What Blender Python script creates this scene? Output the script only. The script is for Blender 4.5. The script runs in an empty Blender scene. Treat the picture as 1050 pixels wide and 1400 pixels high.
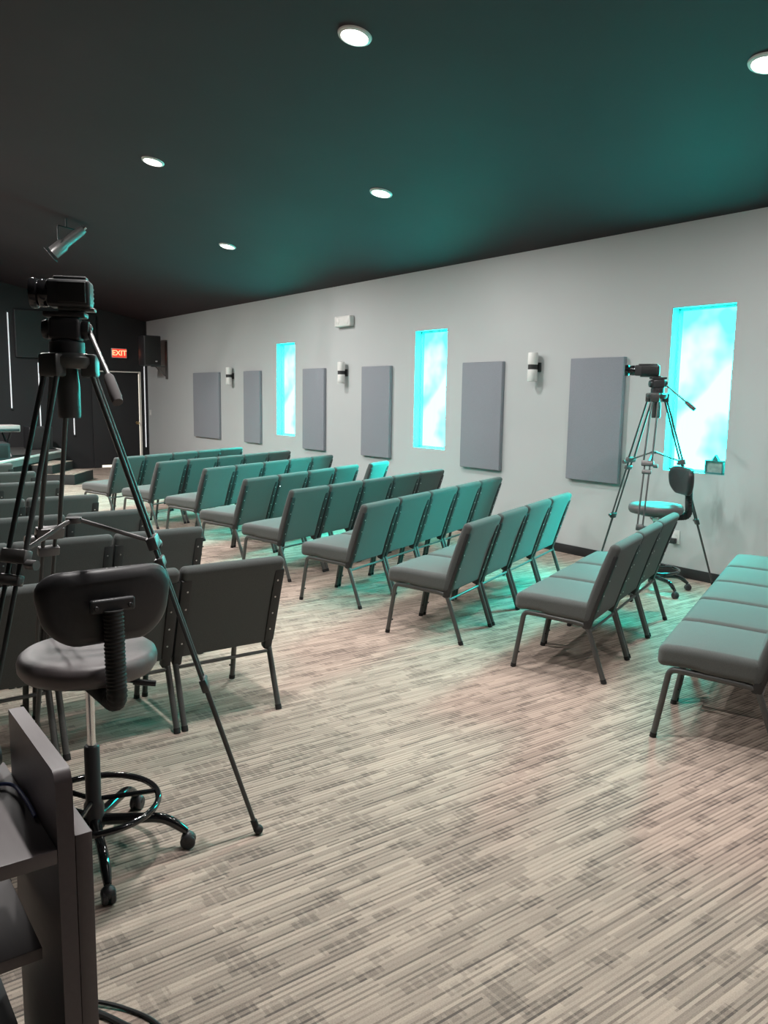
import bpy, bmesh, math, random
from mathutils import Vector, Matrix
random.seed(7)
SC = bpy.context.scene
COL = SC.collection
PI = math.pi
R2D = math.radians

# ------------------------------------------------------------------ materials
def new_mat(name):
    m = bpy.data.materials.new(name); m.use_nodes = True
    nt = m.node_tree; b = nt.nodes['Principled BSDF']
    return m, nt, b

def N(nt, kind, **kw):
    n = nt.nodes.new(kind)
    for k, v in kw.items(): setattr(n, k, v)
    return n

def link(nt, a, b): nt.links.new(a, b)

def math_node(nt, op, a, b=None):
    n = N(nt, 'ShaderNodeMath', operation=op)
    for i, v in enumerate((a, b)):
        if v is None: continue
        if isinstance(v, (int, float)): n.inputs[i].default_value = v
        else: link(nt, v, n.inputs[i])
    return n.outputs[0]

def simple(name, col, rough=.5, metal=0., spec=.5, var=.08, scale=30., bump=0., bscale=200., coat=0.):
    m, nt, b = new_mat(name)
    b.inputs['Roughness'].default_value = rough
    b.inputs['Metallic'].default_value = metal
    b.inputs['Specular IOR Level'].default_value = spec
    if coat: b.inputs['Coat Weight'].default_value = coat
    tc = N(nt, 'ShaderNodeTexCoord')
    nz = N(nt, 'ShaderNodeTexNoise'); nz.inputs['Scale'].default_value = scale
    nz.inputs['Detail'].default_value = 4
    link(nt, tc.outputs['Object'], nz.inputs['Vector'])
    mx = N(nt, 'ShaderNodeMix', data_type='RGBA')
    mx.inputs['A'].default_value = tuple(c * (1 - var) for c in col) + (1,)
    mx.inputs['B'].default_value = tuple(min(1, c * (1 + var)) for c in col) + (1,)
    link(nt, nz.outputs['Fac'], mx.inputs['Factor'])
    link(nt, mx.outputs['Result'], b.inputs['Base Color'])
    if bump:
        n2 = N(nt, 'ShaderNodeTexNoise'); n2.inputs['Scale'].default_value = bscale
        link(nt, tc.outputs['Object'], n2.inputs['Vector'])
        bp = N(nt, 'ShaderNodeBump'); bp.inputs['Strength'].default_value = bump
        bp.inputs['Distance'].default_value = .002
        link(nt, n2.outputs['Fac'], bp.inputs['Height'])
        link(nt, bp.outputs['Normal'], b.inputs['Normal'])
    return m

def emit(name, col, strength):
    m, nt, b = new_mat(name)
    b.inputs['Base Color'].default_value = tuple(col) + (1,)
    b.inputs['Emission Color'].default_value = tuple(col) + (1,)
    b.inputs['Emission Strength'].default_value = strength
    return m

def carpet_mat():
    m, nt, b = new_mat('striped_carpet_tile')
    b.inputs['Roughness'].default_value = .95
    b.inputs['Specular IOR Level'].default_value = .1
    tc = N(nt, 'ShaderNodeTexCoord')
    sp = N(nt, 'ShaderNodeSeparateXYZ'); link(nt, tc.outputs['Object'], sp.inputs[0])
    x, y = sp.outputs['X'], sp.outputs['Y']
    def cells(px, py, seed):
        row = math_node(nt, 'FLOOR', math_node(nt, 'DIVIDE', y, py))
        w1 = N(nt, 'ShaderNodeTexWhiteNoise', noise_dimensions='2D')
        c1 = N(nt, 'ShaderNodeCombineXYZ'); link(nt, row, c1.inputs[0]); c1.inputs[1].default_value = seed
        link(nt, c1.outputs[0], w1.inputs['Vector'])
        off = math_node(nt, 'MULTIPLY', w1.outputs['Value'], 9.7)
        seg = math_node(nt, 'FLOOR', math_node(nt, 'ADD', math_node(nt, 'DIVIDE', x, px), off))
        w2 = N(nt, 'ShaderNodeTexWhiteNoise', noise_dimensions='3D')
        c2 = N(nt, 'ShaderNodeCombineXYZ'); link(nt, row, c2.inputs[0]); link(nt, seg, c2.inputs[1]); c2.inputs[2].default_value = seed
        link(nt, c2.outputs[0], w2.inputs['Vector'])
        return w2.outputs['Value'], row
    P = .0185
    a, _ = cells(.34, P, 1.3)              # tone of each long yarn line
    g, _ = cells(.22, P, 3.9)              # how dark the gap beside it is
    c, _ = cells(.085, P * 2, 5.1)         # short darker dashes
    d, _ = cells(.5, .25, 9.7)             # tile to tile tone
    fr = math_node(nt, 'FRACT', math_node(nt, 'DIVIDE', y, P))
    groove = math_node(nt, 'LESS_THAN', fr, .42)
    ribx = math_node(nt, 'LESS_THAN', math_node(nt, 'FRACT', math_node(nt, 'DIVIDE', x, .040)), .25)
    dash = math_node(nt, 'GREATER_THAN', c, .77)
    nz = N(nt, 'ShaderNodeTexNoise'); nz.inputs['Scale'].default_value = 230; nz.inputs['Detail'].default_value = 2
    link(nt, tc.outputs['Object'], nz.inputs['Vector'])
    big = N(nt, 'ShaderNodeTexNoise'); big.inputs['Scale'].default_value = 3.5; big.inputs['Detail'].default_value = 2
    link(nt, tc.outputs['Object'], big.inputs['Vector'])
    # fac: 0 dark, 1 light
    f = math_node(nt, 'ADD', .50, math_node(nt, 'MULTIPLY', a, .34))
    f = math_node(nt, 'ADD', f, math_node(nt, 'MULTIPLY', math_node(nt, 'SUBTRACT', d, .5), .07))
    f = math_node(nt, 'ADD', f, math_node(nt, 'MULTIPLY', math_node(nt, 'SUBTRACT', nz.outputs['Fac'], .5), .45))
    f = math_node(nt, 'ADD', f, math_node(nt, 'MULTIPLY', math_node(nt, 'SUBTRACT', big.outputs['Fac'], .5), .25))
    f = math_node(nt, 'SUBTRACT', f, math_node(nt, 'MULTIPLY', groove, math_node(nt, 'ADD', .06, math_node(nt, 'MULTIPLY', g, .46))))
    f = math_node(nt, 'SUBTRACT', f, math_node(nt, 'MULTIPLY', dash, .20))
    f = math_node(nt, 'ADD', f, math_node(nt, 'MULTIPLY', math_node(nt, 'MULTIPLY', dash, ribx), .14))
    rp = N(nt, 'ShaderNodeValToRGB')
    e = rp.color_ramp.elements
    e[0].position = .0; e[0].color = (.135, .110, .098, 1)
    e[1].position = .95; e[1].color = (.58, .462, .385, 1)
    k = rp.color_ramp.elements.new(.40); k.color = (.305, .243, .206, 1)
    link(nt, f, rp.inputs['Fac']); link(nt, rp.outputs['Color'], b.inputs['Base Color'])
    bp = N(nt, 'ShaderNodeBump'); bp.inputs['Strength'].default_value = .35; bp.inputs['Distance'].default_value = .003
    link(nt, f, bp.inputs['Height']); link(nt, bp.outputs['Normal'], b.inputs['Normal'])
    return m

def wall_mat():
    m, nt, b = new_mat('grey_wall_paint')
    b.inputs['Roughness'].default_value = .6
    b.inputs['Specular IOR Level'].default_value = .25
    tc = N(nt, 'ShaderNodeTexCoord')
    nz = N(nt, 'ShaderNodeTexNoise'); nz.inputs['Scale'].default_value = 1.6; nz.inputs['Detail'].default_value = 5
    link(nt, tc.outputs['Object'], nz.inputs['Vector'])
    mx = N(nt, 'ShaderNodeMix', data_type='RGBA')
    mx.inputs['A'].default_value = (.475, .50, .505, 1); mx.inputs['B'].default_value = (.51, .53, .53, 1)
    link(nt, nz.outputs['Fac'], mx.inputs['Factor'])
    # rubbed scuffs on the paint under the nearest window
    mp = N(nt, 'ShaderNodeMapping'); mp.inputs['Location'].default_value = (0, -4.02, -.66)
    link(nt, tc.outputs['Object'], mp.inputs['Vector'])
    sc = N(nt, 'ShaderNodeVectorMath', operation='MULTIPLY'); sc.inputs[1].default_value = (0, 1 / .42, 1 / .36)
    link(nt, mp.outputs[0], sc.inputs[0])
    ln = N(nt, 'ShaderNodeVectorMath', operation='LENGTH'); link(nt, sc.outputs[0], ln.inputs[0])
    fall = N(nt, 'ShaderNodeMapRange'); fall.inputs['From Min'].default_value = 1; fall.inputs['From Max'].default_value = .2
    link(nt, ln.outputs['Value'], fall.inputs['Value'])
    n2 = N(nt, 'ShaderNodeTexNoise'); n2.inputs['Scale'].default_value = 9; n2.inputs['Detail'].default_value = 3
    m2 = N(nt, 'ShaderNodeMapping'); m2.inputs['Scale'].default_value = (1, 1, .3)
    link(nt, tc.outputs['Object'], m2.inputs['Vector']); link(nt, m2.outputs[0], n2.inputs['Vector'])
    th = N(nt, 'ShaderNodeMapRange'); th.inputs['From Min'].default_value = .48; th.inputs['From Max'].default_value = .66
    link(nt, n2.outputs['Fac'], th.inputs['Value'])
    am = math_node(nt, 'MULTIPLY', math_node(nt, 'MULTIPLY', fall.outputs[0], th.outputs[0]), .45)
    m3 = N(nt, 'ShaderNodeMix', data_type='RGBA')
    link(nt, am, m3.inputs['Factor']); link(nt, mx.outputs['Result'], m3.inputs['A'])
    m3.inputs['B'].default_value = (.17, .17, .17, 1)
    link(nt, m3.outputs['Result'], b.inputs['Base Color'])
    n4 = N(nt, 'ShaderNodeTexNoise'); n4.inputs['Scale'].default_value = 180
    link(nt, tc.outputs['Object'], n4.inputs['Vector'])
    bp = N(nt, 'ShaderNodeBump'); bp.inputs['Strength'].default_value = .08; bp.inputs['Distance'].default_value = .002
    link(nt, n4.outputs['Fac'], bp.inputs['Height']); link(nt, bp.outputs['Normal'], b.inputs['Normal'])
    return m

def fabric_mat(name, col, seam_z=None):
    m, nt, b = new_mat(name)
    b.inputs['Roughness'].default_value = .9
    b.inputs['Specular IOR Level'].default_value = .15
    b.inputs['Sheen Weight'].default_value = .15
    tc = N(nt, 'ShaderNodeTexCoord')
    nz = N(nt, 'ShaderNodeTexNoise'); nz.inputs['Scale'].default_value = 320; nz.inputs['Detail'].default_value = 2
    link(nt, tc.outputs['Object'], nz.inputs['Vector'])
    mx = N(nt, 'ShaderNodeMix', data_type='RGBA')
    mx.inputs['A'].default_value = tuple(c * .72 for c in col) + (1,)
    mx.inputs['B'].default_value = tuple(c * 1.28 for c in col) + (1,)
    link(nt, nz.outputs['Fac'], mx.inputs['Factor'])
    out = mx.outputs['Result']
    if seam_z is not None:
        sp = N(nt, 'ShaderNodeSeparateXYZ'); link(nt, tc.outputs['Object'], sp.inputs[0])
        dz = math_node(nt, 'ABSOLUTE', math_node(nt, 'SUBTRACT', sp.outputs['Z'], seam_z))
        s = math_node(nt, 'LESS_THAN', dz, .0025)
        m2 = N(nt, 'ShaderNodeMix', data_type='RGBA'); link(nt, s, m2.inputs['Factor'])
        link(nt, out, m2.inputs['A']); m2.inputs['B'].default_value = tuple(c * .45 for c in col) + (1,)
        out = m2.outputs['Result']
    link(nt, out, b.inputs['Base Color'])
    bp = N(nt, 'ShaderNodeBump'); bp.inputs['Strength'].default_value = .25; bp.inputs['Distance'].default_value = .001
    link(nt, nz.outputs['Fac'], bp.inputs['Height']); link(nt, bp.outputs['Normal'], b.inputs['Normal'])
    return m

def pane_mat():
    # back-lit frosted turquoise window film
    m, nt, b = new_mat('turquoise_window_film')
    tc = N(nt, 'ShaderNodeTexCoord')
    nz = N(nt, 'ShaderNodeTexNoise'); nz.inputs['Scale'].default_value = 2.2; nz.inputs['Detail'].default_value = 2.5
    nz.inputs['Roughness'].default_value = .45
    link(nt, tc.outputs['Object'], nz.inputs['Vector'])
    rp = N(nt, 'ShaderNodeValToRGB'); e = rp.color_ramp.elements
    e[0].position = .33; e[0].color = (.012, .80, .75, 1)
    e[1].position = .53; e[1].color = (.052, 1.0, .93, 1)
    link(nt, nz.outputs['Fac'], rp.inputs['Fac'])
    b.inputs['Base Color'].default_value = (.2, .6, .6, 1)
    link(nt, rp.outputs['Color'], b.inputs['Emission Color'])
    b.inputs['Emission Strength'].default_value = 18.0
    b.inputs['Roughness'].default_value = .3
    # tinted film also lets the sky light outside straight through
    tr = N(nt, 'ShaderNodeBsdfTransparent'); tr.inputs['Color'].default_value = (.008, .92, .86, 1)
    ad = N(nt, 'ShaderNodeAddShader'); em = N(nt, 'ShaderNodeEmission')
    link(nt, rp.outputs['Color'], em.inputs['Color']); em.inputs['Strength'].default_value = 18.0
    link(nt, em.outputs[0], ad.inputs[0]); link(nt, tr.outputs[0], ad.inputs[1])
    link(nt, ad.outputs[0], nt.nodes['Material Output'].inputs['Surface'])
    return m

def wood_black():
    m, nt, b = new_mat('espresso_laminate')
    b.inputs['Roughness'].default_value = .5; b.inputs['Specular IOR Level'].default_value = .9
    tc = N(nt, 'ShaderNodeTexCoord')
    mp = N(nt, 'ShaderNodeMapping'); mp.inputs['Scale'].default_value = (14, 2, 14)
    nz = N(nt, 'ShaderNodeTexNoise'); nz.inputs['Scale'].default_value = 5; nz.inputs['Detail'].default_value = 6
    link(nt, tc.outputs['Object'], mp.inputs[0]); link(nt, mp.outputs[0], nz.inputs['Vector'])
    mx = N(nt, 'ShaderNodeMix', data_type='RGBA')
    mx.inputs['A'].default_value = (.070, .053, .056, 1); mx.inputs['B'].default_value = (.105, .081, .085, 1)
    link(nt, nz.outputs['Fac'], mx.inputs['Factor']); link(nt, mx.outputs['Result'], b.inputs['Base Color'])
    return m

M = dict(
    carpet=carpet_mat(), wall=wall_mat(),
    ceil=simple('black_ceiling_paint', (.046, .034, .038), .75, spec=.2, var=.12, scale=1.2, bump=.15, bscale=40),
    black_wall=simple('black_wall_paint', (.030, .030, .032), .7, spec=.25, var=.1, scale=2),
    black_door=simple('black_door_paint', (.026, .026, .028), .6, spec=.3),
    base=simple('black_vinyl_baseboard', (.018, .019, .02), .5),
    white=simple('white_plastic', (.72, .72, .70), .45, var=.03),
    trimwhite=simple('white_painted_trim', (.80, .77, .70), .5, var=.03),
    panel=fabric_mat('slate_panel_cloth', (.25, .268, .30)),
    fabric=fabric_mat('grey_chair_fabric', (.122, .132, .128)),
    backfab=fabric_mat('shaded_chair_back_fabric', (.088, .094, .092), .47),  # same cloth as the seats, darkened to carry the shade on the backs
    frame=simple('charcoal_powder_coat', (.095, .097, .094), .38, metal=.3, var=.2, scale=120),
    bracket=simple('black_steel_bracket', (.028, .029, .03), .5, metal=.2),
    chrome=simple('bright_steel', (.72, .73, .73), .18, metal=1., var=.03),
    screw=simple('zinc_screw', (.6, .6, .6), .3, metal=.9),
    rubber=simple('black_rubber', (.014, .014, .014), .7),
    vinyl2=simple('black_backrest_vinyl', (.026, .025, .027), .45, bump=.2, bscale=60),
    vinyl=simple('dark_seat_vinyl', (.100, .084, .086), .5, spec=.8, bump=.25, bscale=60, var=.15),
    gloss=simple('gloss_black_enamel', (.010, .010, .011), .12, var=.05, coat=.4),
    plast=simple('black_plastic', (.030, .030, .033), .42),
    tripod=simple('dark_anodised_tube', (.075, .078, .078), .36, metal=.35, var=.1),
    grey_metal=simple('grey_cast_metal', (.16, .155, .155), .4, metal=.5),
    foam=simple('grey_foam_grip', (.10, .09, .092), .8),
    lens=simple('dark_lens_glass', (.01, .01, .014), .05, coat=1.),
    screen=simple('switched_off_screen', (.010, .010, .011), .55),
    laminate=wood_black(),
    brass=simple('brass_knob', (.62, .45, .22), .25, metal=1.),
    blue=simple('blue_cable_jacket', (.10, .14, .40), .4),
    cable=simple('black_cable_jacket', (.012, .012, .013), .45),
    greycab=simple('grey_cable_jacket', (.20, .19, .19), .5),
    stage=simple('black_stage_skirt', (.022, .021, .021), .8, bump=.3, bscale=30),
    stagetop=simple('dark_stage_carpet', (.06, .057, .055), .9),
    fascia=simple('grey_stage_edge', (.20, .22, .22), .6),
    alum=simple('aluminium_edge_trim', (.85, .86, .84), .4),
    lamp=emit('downlight_lens', (1.0, .95, .90), 14.0),
    lamprim=simple('white_downlight_trim', (.75, .73, .70), .4),
    tube=emit('white_light_tube', (.95, .97, 1.0), .42),
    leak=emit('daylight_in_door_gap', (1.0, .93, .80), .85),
    exitred=emit('red_exit_letters', (1.0, .52, .26), 1.3),
    exitface=emit('lit_exit_face', (1.0, .06, .035), .75),
    pane=pane_mat(),
    reveal=simple('cyan_lit_window_reveal', (.28, .44, .44), .5, var=.03),  # cyan of the window light is mixed into this paint colour
    paper=simple('pale_keepsake_paper', (.30, .38, .36), .5, var=.6, scale=28),
    teal=simple('teal_keepsake_frame', (.05, .20, .20), .35),
    keys=simple('pale_keyboard_case', (.40, .35, .34), .4),
)

# ------------------------------------------------------------------ mesh helpers
def finish(bm, name, mats, parent=None, angle=40, matrix=None):
    bmesh.ops.recalc_face_normals(bm, faces=bm.faces)
    me = bpy.data.meshes.new(name)
    if matrix is not None: bm.transform(matrix)
    bm.to_mesh(me); bm.free()
    if not isinstance(mats, (list, tuple)): mats = [mats]
    for m in mats: me.materials.append(m)
    me.polygons.foreach_set('use_smooth', [True] * len(me.polygons))
    me.set_sharp_from_angle(angle=R2D(angle))
    o = bpy.data.objects.new(name, me); COL.objects.link(o)
    if parent is not None: o.parent = parent
    return o

def box(bm, c, s, rot=None, bev=0., seg=2, mi=0):
    g = bmesh.ops.create_cube(bm, size=1.0)
    vs = g['verts']
    mat = Matrix.Translation(Vector(c)) @ (rot.to_4x4() if rot is not None else Matrix.Identity(4)) @ Matrix.Diagonal((s[0], s[1], s[2], 1))
    bmesh.ops.transform(bm, matrix=mat, verts=vs)
    fs = set(f for v in vs for f in v.link_faces)
    for f in fs: f.material_index = mi
    if bev > 0:
        es = list(set(e for v in vs for e in v.link_edges))
        r = bmesh.ops.bevel(bm, geom=es, offset=bev, segments=seg, affect='EDGES', profile=.5)
        for f in r['faces']: f.material_index = mi

def rbox(bm, size, r, c=(0, 0, 0), n=4, m=6, fn=None, mat=None, mi=0):
    """rounded box; fn deforms local points, mat places it"""
    hx, hy, hz = (s / 2 for s in size)
    r = min(r, hx * .999, hy * .999, hz * .999)
    def coords(h):
        a = [-h + r * (1 - math.cos(PI / 2 * i / n)) for i in range(n + 1)] if False else [-h + r * i / n for i in range(n + 1)]
        mid = [(-h + r) + (2 * h - 2 * r) * i / m for i in range(1, m)]
        b = [h - r + r * i / n for i in range(n + 1)]
        return a + mid + b
    X, Y, Z = coords(hx), coords(hy), coords(hz)
    H = (hx, hy, hz)
    def rnd(p):
        q = Vector([max(-(H[i] - r), min(H[i] - r, p[i])) for i in range(3)])
        d = Vector(p) - q
        if d.length < 1e-9: return q
        return q + d.normalized() * r
    cache = {}
    def vert(p):
        k = tuple(round(t, 6) for t in p)
        if k not in cache:
            v = rnd(p)
            if fn: v = fn(v)
            v = v + Vector(c)
            if mat is not None: v = mat @ v
            cache[k] = bm.verts.new(v)
        return cache[k]
    def grid(A, B, f):
        for i in range(len(A) - 1):
            for j in range(len(B) - 1):
                q = [vert(f(A[i], B[j])), vert(f(A[i + 1], B[j])), vert(f(A[i + 1], B[j + 1])), vert(f(A[i], B[j + 1]))]
                if len(set(q)) == 4:
                    try: bm.faces.new(q).material_index = mi
                    except ValueError: pass
    for s in (-1, 1):
        grid(X, Y, lambda a, b: (a, b, s * hz))
        grid(X, Z, lambda a, b: (a, s * hy, b))
        grid(Y, Z, lambda a, b: (s * hx, a, b))

def fillet(pts, rad, n=6):
    pts = [Vector(p) for p in pts]
    out = [pts[0]]
    for i in range(1, len(pts) - 1):
        p, a, b = pts[i], pts[i - 1], pts[i + 1]
        u, v = (a - p), (b - p)
        t = min(rad, u.length * .49, v.length * .49)
        p0, p1 = p + u.normalized() * t, p + v.normalized() * t
        for k in range(n + 1):
            s = k / n
            out.append(p0 * (1 - s) ** 2 + p * 2 * s * (1 - s) + p1 * s * s)
    out.append(pts[-1])
    return out

def smooth_path(pts, n=8):
    pts = [Vector(p) for p in pts]
    P = [pts[0]] + pts + [pts[-1]]
    out = []
    for i in range(1, len(P) - 2):
        for k in range(n):
            t = k / n
            out.append(.5 * ((2 * P[i]) + (P[i + 1] - P[i - 1]) * t + (2 * P[i - 1] - 5 * P[i] + 4 * P[i + 1] - P[i + 2]) * t * t + (3 * P[i] - P[i - 1] - 3 * P[i + 1] + P[i + 2]) * t ** 3))
    out.append(pts[-1])
    return out

def tube(bm, pts, rad, n=10, cap=True, closed=False, mi=0, sx=1.):
    pts = [Vector(p) for p in pts]
    L = len(pts)
    rads = rad if isinstance(rad, (list, tuple)) else [rad] * L
    tang = []
    for i in range(L):
        a = pts[(i - 1) % L] if (closed or i > 0) else pts[i]
        b = pts[(i + 1) % L] if (closed or i < L - 1) else pts[i]
        tang.append((b - a).normalized())
    ref = Vector((1, 0, 0)) if abs(tang[0].x) < .8 else Vector((0, 1, 0))
    nrm = (ref - ref.dot(tang[0]) * tang[0]).normalized()
    rings = []
    for i in range(L):
        nrm = (nrm - nrm.dot(tang[i]) * tang[i]).normalized()
        bi = tang[i].cross(nrm)
        rings.append([bm.verts.new(pts[i] + (nrm * math.cos(2 * PI * k / n) * sx + bi * math.sin(2 * PI * k / n)) * rads[i]) for k in range(n)])
    rng = range(L) if closed else range(L - 1)
    for i in rng:
        A, B = rings[i], rings[(i + 1) % L]
        for k in range(n):
            bm.faces.new((A[k], A[(k + 1) % n], B[(k + 1) % n], B[k])).material_index = mi
    if cap and not closed:
        bm.faces.new(list(reversed(rings[0]))).material_index = mi
        bm.faces.new(rings[-1]).material_index = mi

def lathe(bm, prof, c=(0, 0, 0), n=32, mat=None, mi=0):
    rings = []
    for r, z in prof:
        ring = []
        if r < 1e-6:
            v = Vector((0, 0, z)) + Vector(c)
            ring = [bm.verts.new(mat @ v if mat is not None else v)]
        else:
            for k in range(n):
                v = Vector((r * math.cos(2 * PI * k / n), r * math.sin(2 * PI * k / n), z)) + Vector(c)
                ring.append(bm.verts.new(mat @ v if mat is not None else v))
        rings.append(ring)
    for A, B in zip(rings, rings[1:]):
        if len(A) == 1 and len(B) == 1: continue
        for k in range(n):
            k2 = (k + 1) % n
            if len(A) == 1: f = bm.faces.new((A[0], B[k], B[k2]))
            elif len(B) == 1: f = bm.faces.new((A[k], A[k2], B[0]))
            else: f = bm.faces.new((A[k], A[k2], B[k2], B[k]))
            f.material_index = mi

def look(direction):
    return Vector(direction).to_track_quat('Z', 'Y').to_matrix().to_4x4()

def ball(bm, c, r, n=16, s=(1, 1, 1), mi=0):
    g = bmesh.ops.create_uvsphere(bm, u_segments=n, v_segments=n // 2 + 2, radius=r)
    bmesh.ops.transform(bm, matrix=Matrix.Translation(Vector(c)) @ Matrix.Diagonal((*s, 1)), verts=g['verts'])
    for f in set(f for v in g['verts'] for f in v.link_faces): f.material_index = mi

def prism(bm, poly, z0, z1, mi=0):
    a = [bm.verts.new((x, y, z0)) for x, y in poly]; b = [bm.verts.new((x, y, z1)) for x, y in poly]
    n = len(poly)
    fs = [bm.faces.new(list(reversed(a))), bm.faces.new(b)]
    for i in range(n): fs.append(bm.faces.new((a[i], a[(i + 1) % n], b[(i + 1) % n], b[i])))
    for f in fs: f.material_index = mi

def tag(o, label, cat, group=None):
    o['label'] = label; o['category'] = cat
    if group: o['group'] = group
    return o

def thing(name, label, cat, loc=(0, 0, 0), rotz=0., group=None):
    o = bpy.data.objects.new(name, None); COL.objects.link(o)
    o.empty_display_size = .1
    o.location = loc; o.rotation_euler = (0, 0, rotz)
    return tag(o, label, cat, group)

def struct(name, bm, mats, parent=None, angle=40):
    o = finish(bm, name, mats, parent, angle)
    if parent is None: o['kind'] = 'structure'
    return o

def copy_tree(root):
    r = root.copy(); COL.objects.link(r)
    for ch in list(root.children):
        c = ch.copy(); COL.objects.link(c); c.parent = r
        for g in list(ch.children):
            d = g.copy(); COL.objects.link(d); d.parent = c
    return r

ORD = ['', 'first', 'second', 'third', 'fourth', 'fifth', 'sixth', 'seventh', 'eighth', 'ninth']

# ------------------------------------------------------------------ room shell
XR, XL, YF, YB = 6.607, -8.6, 17.93, -3.2
ZW, SL, XRDG = 3.195, .2, -1.0
ZR = ZW + SL * (XR - XRDG)
def zc(x): return ZW + SL * (XR - x) if x > XRDG else ZR - SL * (XRDG - x)

bm = bmesh.new(); box(bm, ((XR + XL) / 2, (YF + YB) / 2, -.05), (XR - XL + .8, YF - YB + .4, .1))
struct('floor', bm, M['carpet'])

bm = bmesh.new()
for x0, x1 in ((XRDG, XR + .3), (XL - .2, XRDG)):
    a, b = (x0, zc(x0)), (x1, zc(x1))
    vs = []
    for y in (YB - .2, YF + .2):
        for (x, z) in (a, b, (b[0], b[1] + .12), (a[0], a[1] + .12)):
            vs.append(bm.verts.new((x, y, z)))
    for q in ((0, 1, 2, 3), (7, 6, 5, 4), (0, 4, 5, 1), (1, 5, 6, 2), (2, 6, 7, 3), (3, 7, 4, 0)):
        bm.faces.new([vs[i] for i in q])
struct('ceiling', bm, M['ceil'])

WIN = [(3.925, 4.552), (7.685, 8.313), (11.37, 11.965)]
WZ0, WZ1, WT = .970, 2.458, .30
bm = bmesh.new()
ys = [YB - .2]
for a, b in WIN: ys += [a, b]
ys.append(YF + .2)
for i in range(0, len(ys) - 1, 2):
    box(bm, (XR + WT / 2, (ys[i] + ys[i + 1]) / 2, (ZW + .05) / 2), (WT, ys[i + 1] - ys[i], ZW + .05))
for a, b in WIN:
    box(bm, (XR + WT / 2, (a + b) / 2, WZ0 / 2), (WT, b - a, WZ0))
    box(bm, (XR + WT / 2, (a + b) / 2, (WZ1 + ZW + .05) / 2), (WT, b - a, ZW + .05 - WZ1))
struct('wall_right', bm, M['wall'])

def gable(name, y0, y1, mat):
    bm = bmesh.new()
    pr = [(XL - .2, 0), (XR + .3, 0), (XR + .3, zc(XR + .3)), (XRDG, ZR), (XL - .2, zc(XL - .2))]
    a = [bm.verts.new((x, y0, z)) for x, z in pr]; b = [bm.verts.new((x, y1, z)) for x, z in pr]
    bm.faces.new(a); bm.faces.new(list(reversed(b)))
    for i in range(5): bm.faces.new((a[i], b[i], b[(i + 1) % 5], a[(i + 1) % 5]))
    return struct(name, bm, mat)
gable('wall_front', YF, YF + .2, M['black_wall'])
gable('wall_back', YB - .2, YB, M['black_wall'])
bm = bmesh.new(); box(bm, (XL - .1, (YF + YB) / 2, 1.65), (.2, YF - YB, 3.3)); struct('wall_left', bm, M['black_wall'])
# short black return beside the stage door where the black paint turns the corner
bm = bmesh.new(); box(bm, (XR - .004, YF - .04, ZW / 2), (.008, .08, ZW)); struct('trim_1', bm, M['black_wall'])
bm = bmesh.new(); box(bm, (XR - .006, (YF + YB) / 2, .047), (.012, YF - YB, .094), bev=.003); struct('baseboard_right', bm, M['base'])

for i, (a, b) in enumerate(WIN):
    root = bpy.data.objects.new('window_%d' % (3 - i), None); COL.objects.link(root)
    root['kind'] = 'structure'; root.location = (XR + .115, (a + b) / 2, (WZ0 + WZ1) / 2)
    w, hgt = b - a, WZ1 - WZ0
    bm = bmesh.new()     # thin plastered lining of the deep opening
    t = .006
    box(bm, (-.057, -w / 2 + t / 2, 0), (.113, t, hgt)); box(bm, (-.057, w / 2 - t / 2, 0), (.113, t, hgt))
    box(bm, (-.057, 0, hgt / 2 - t / 2), (.113, w, t)); box(bm, (-.057, 0, -hgt / 2 + t / 2), (.113, w, t))
    finish(bm, 'reveal', M['reveal'], root)
    bm = bmesh.new(); f = .026
    box(bm, (.0, -w / 2 + f / 2, 0), (.045, f, hgt), bev=.004); box(bm, (.0, w / 2 - f / 2, 0), (.045, f, hgt), bev=.004)
    box(bm, (.0, 0, hgt / 2 - f / 2), (.045, w, f), bev=.004); box(bm, (.0, 0, -hgt / 2 + f / 2), (.045, w, f), bev=.004)
    finish(bm, 'window_frame', M['reveal'], root)
    bm = bmesh.new(); box(bm, (.022, 0, 0), (.008, w - .02, hgt - .02)); finish(bm, 'pane', M['pane'], root)

# stage door
root = bpy.data.objects.new('door_1', None); COL.objects.link(root); root['kind'] = 'structure'
root.location = (5.90, YF, 0)
bm = bmesh.new(); box(bm, (0, -.02, 1.03), (1.02, .04, 2.04), bev=.004); finish(bm, 'door_leaf', M['black_door'], root)
bm = bmesh.new()
box(bm, (0, -.025, 2.085), (1.12, .05, .028), bev=.004)
finish(bm, 'head_frame', M['trimwhite'], root)
bm = bmesh.new(); box(bm, (.540, -.03, 1.04), (.045, .06, 2.08), bev=.004); finish(bm, 'jamb', M['trimwhite'], root)
bm = bmesh.new(); box(bm, (.5135, -.0405, 1.04), (.012, .006, 2.0)); finish(bm, 'lit_gap', M['leak'], root)
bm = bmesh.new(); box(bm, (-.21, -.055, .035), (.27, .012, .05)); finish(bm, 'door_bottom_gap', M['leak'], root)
bm = bmesh.new()
lathe(bm, [(0, 0), (.03, 0), (.03, .008), (.012, .012), (.012, .045), (.03, .055), (.034, .075), (.022, .09), (0, .092)], mat=Matrix.Translation((.455, -.04, .975)) @ look((0, -1, 0)), n=20)
finish(bm, 'door_knob', M['brass'], root)

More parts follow.
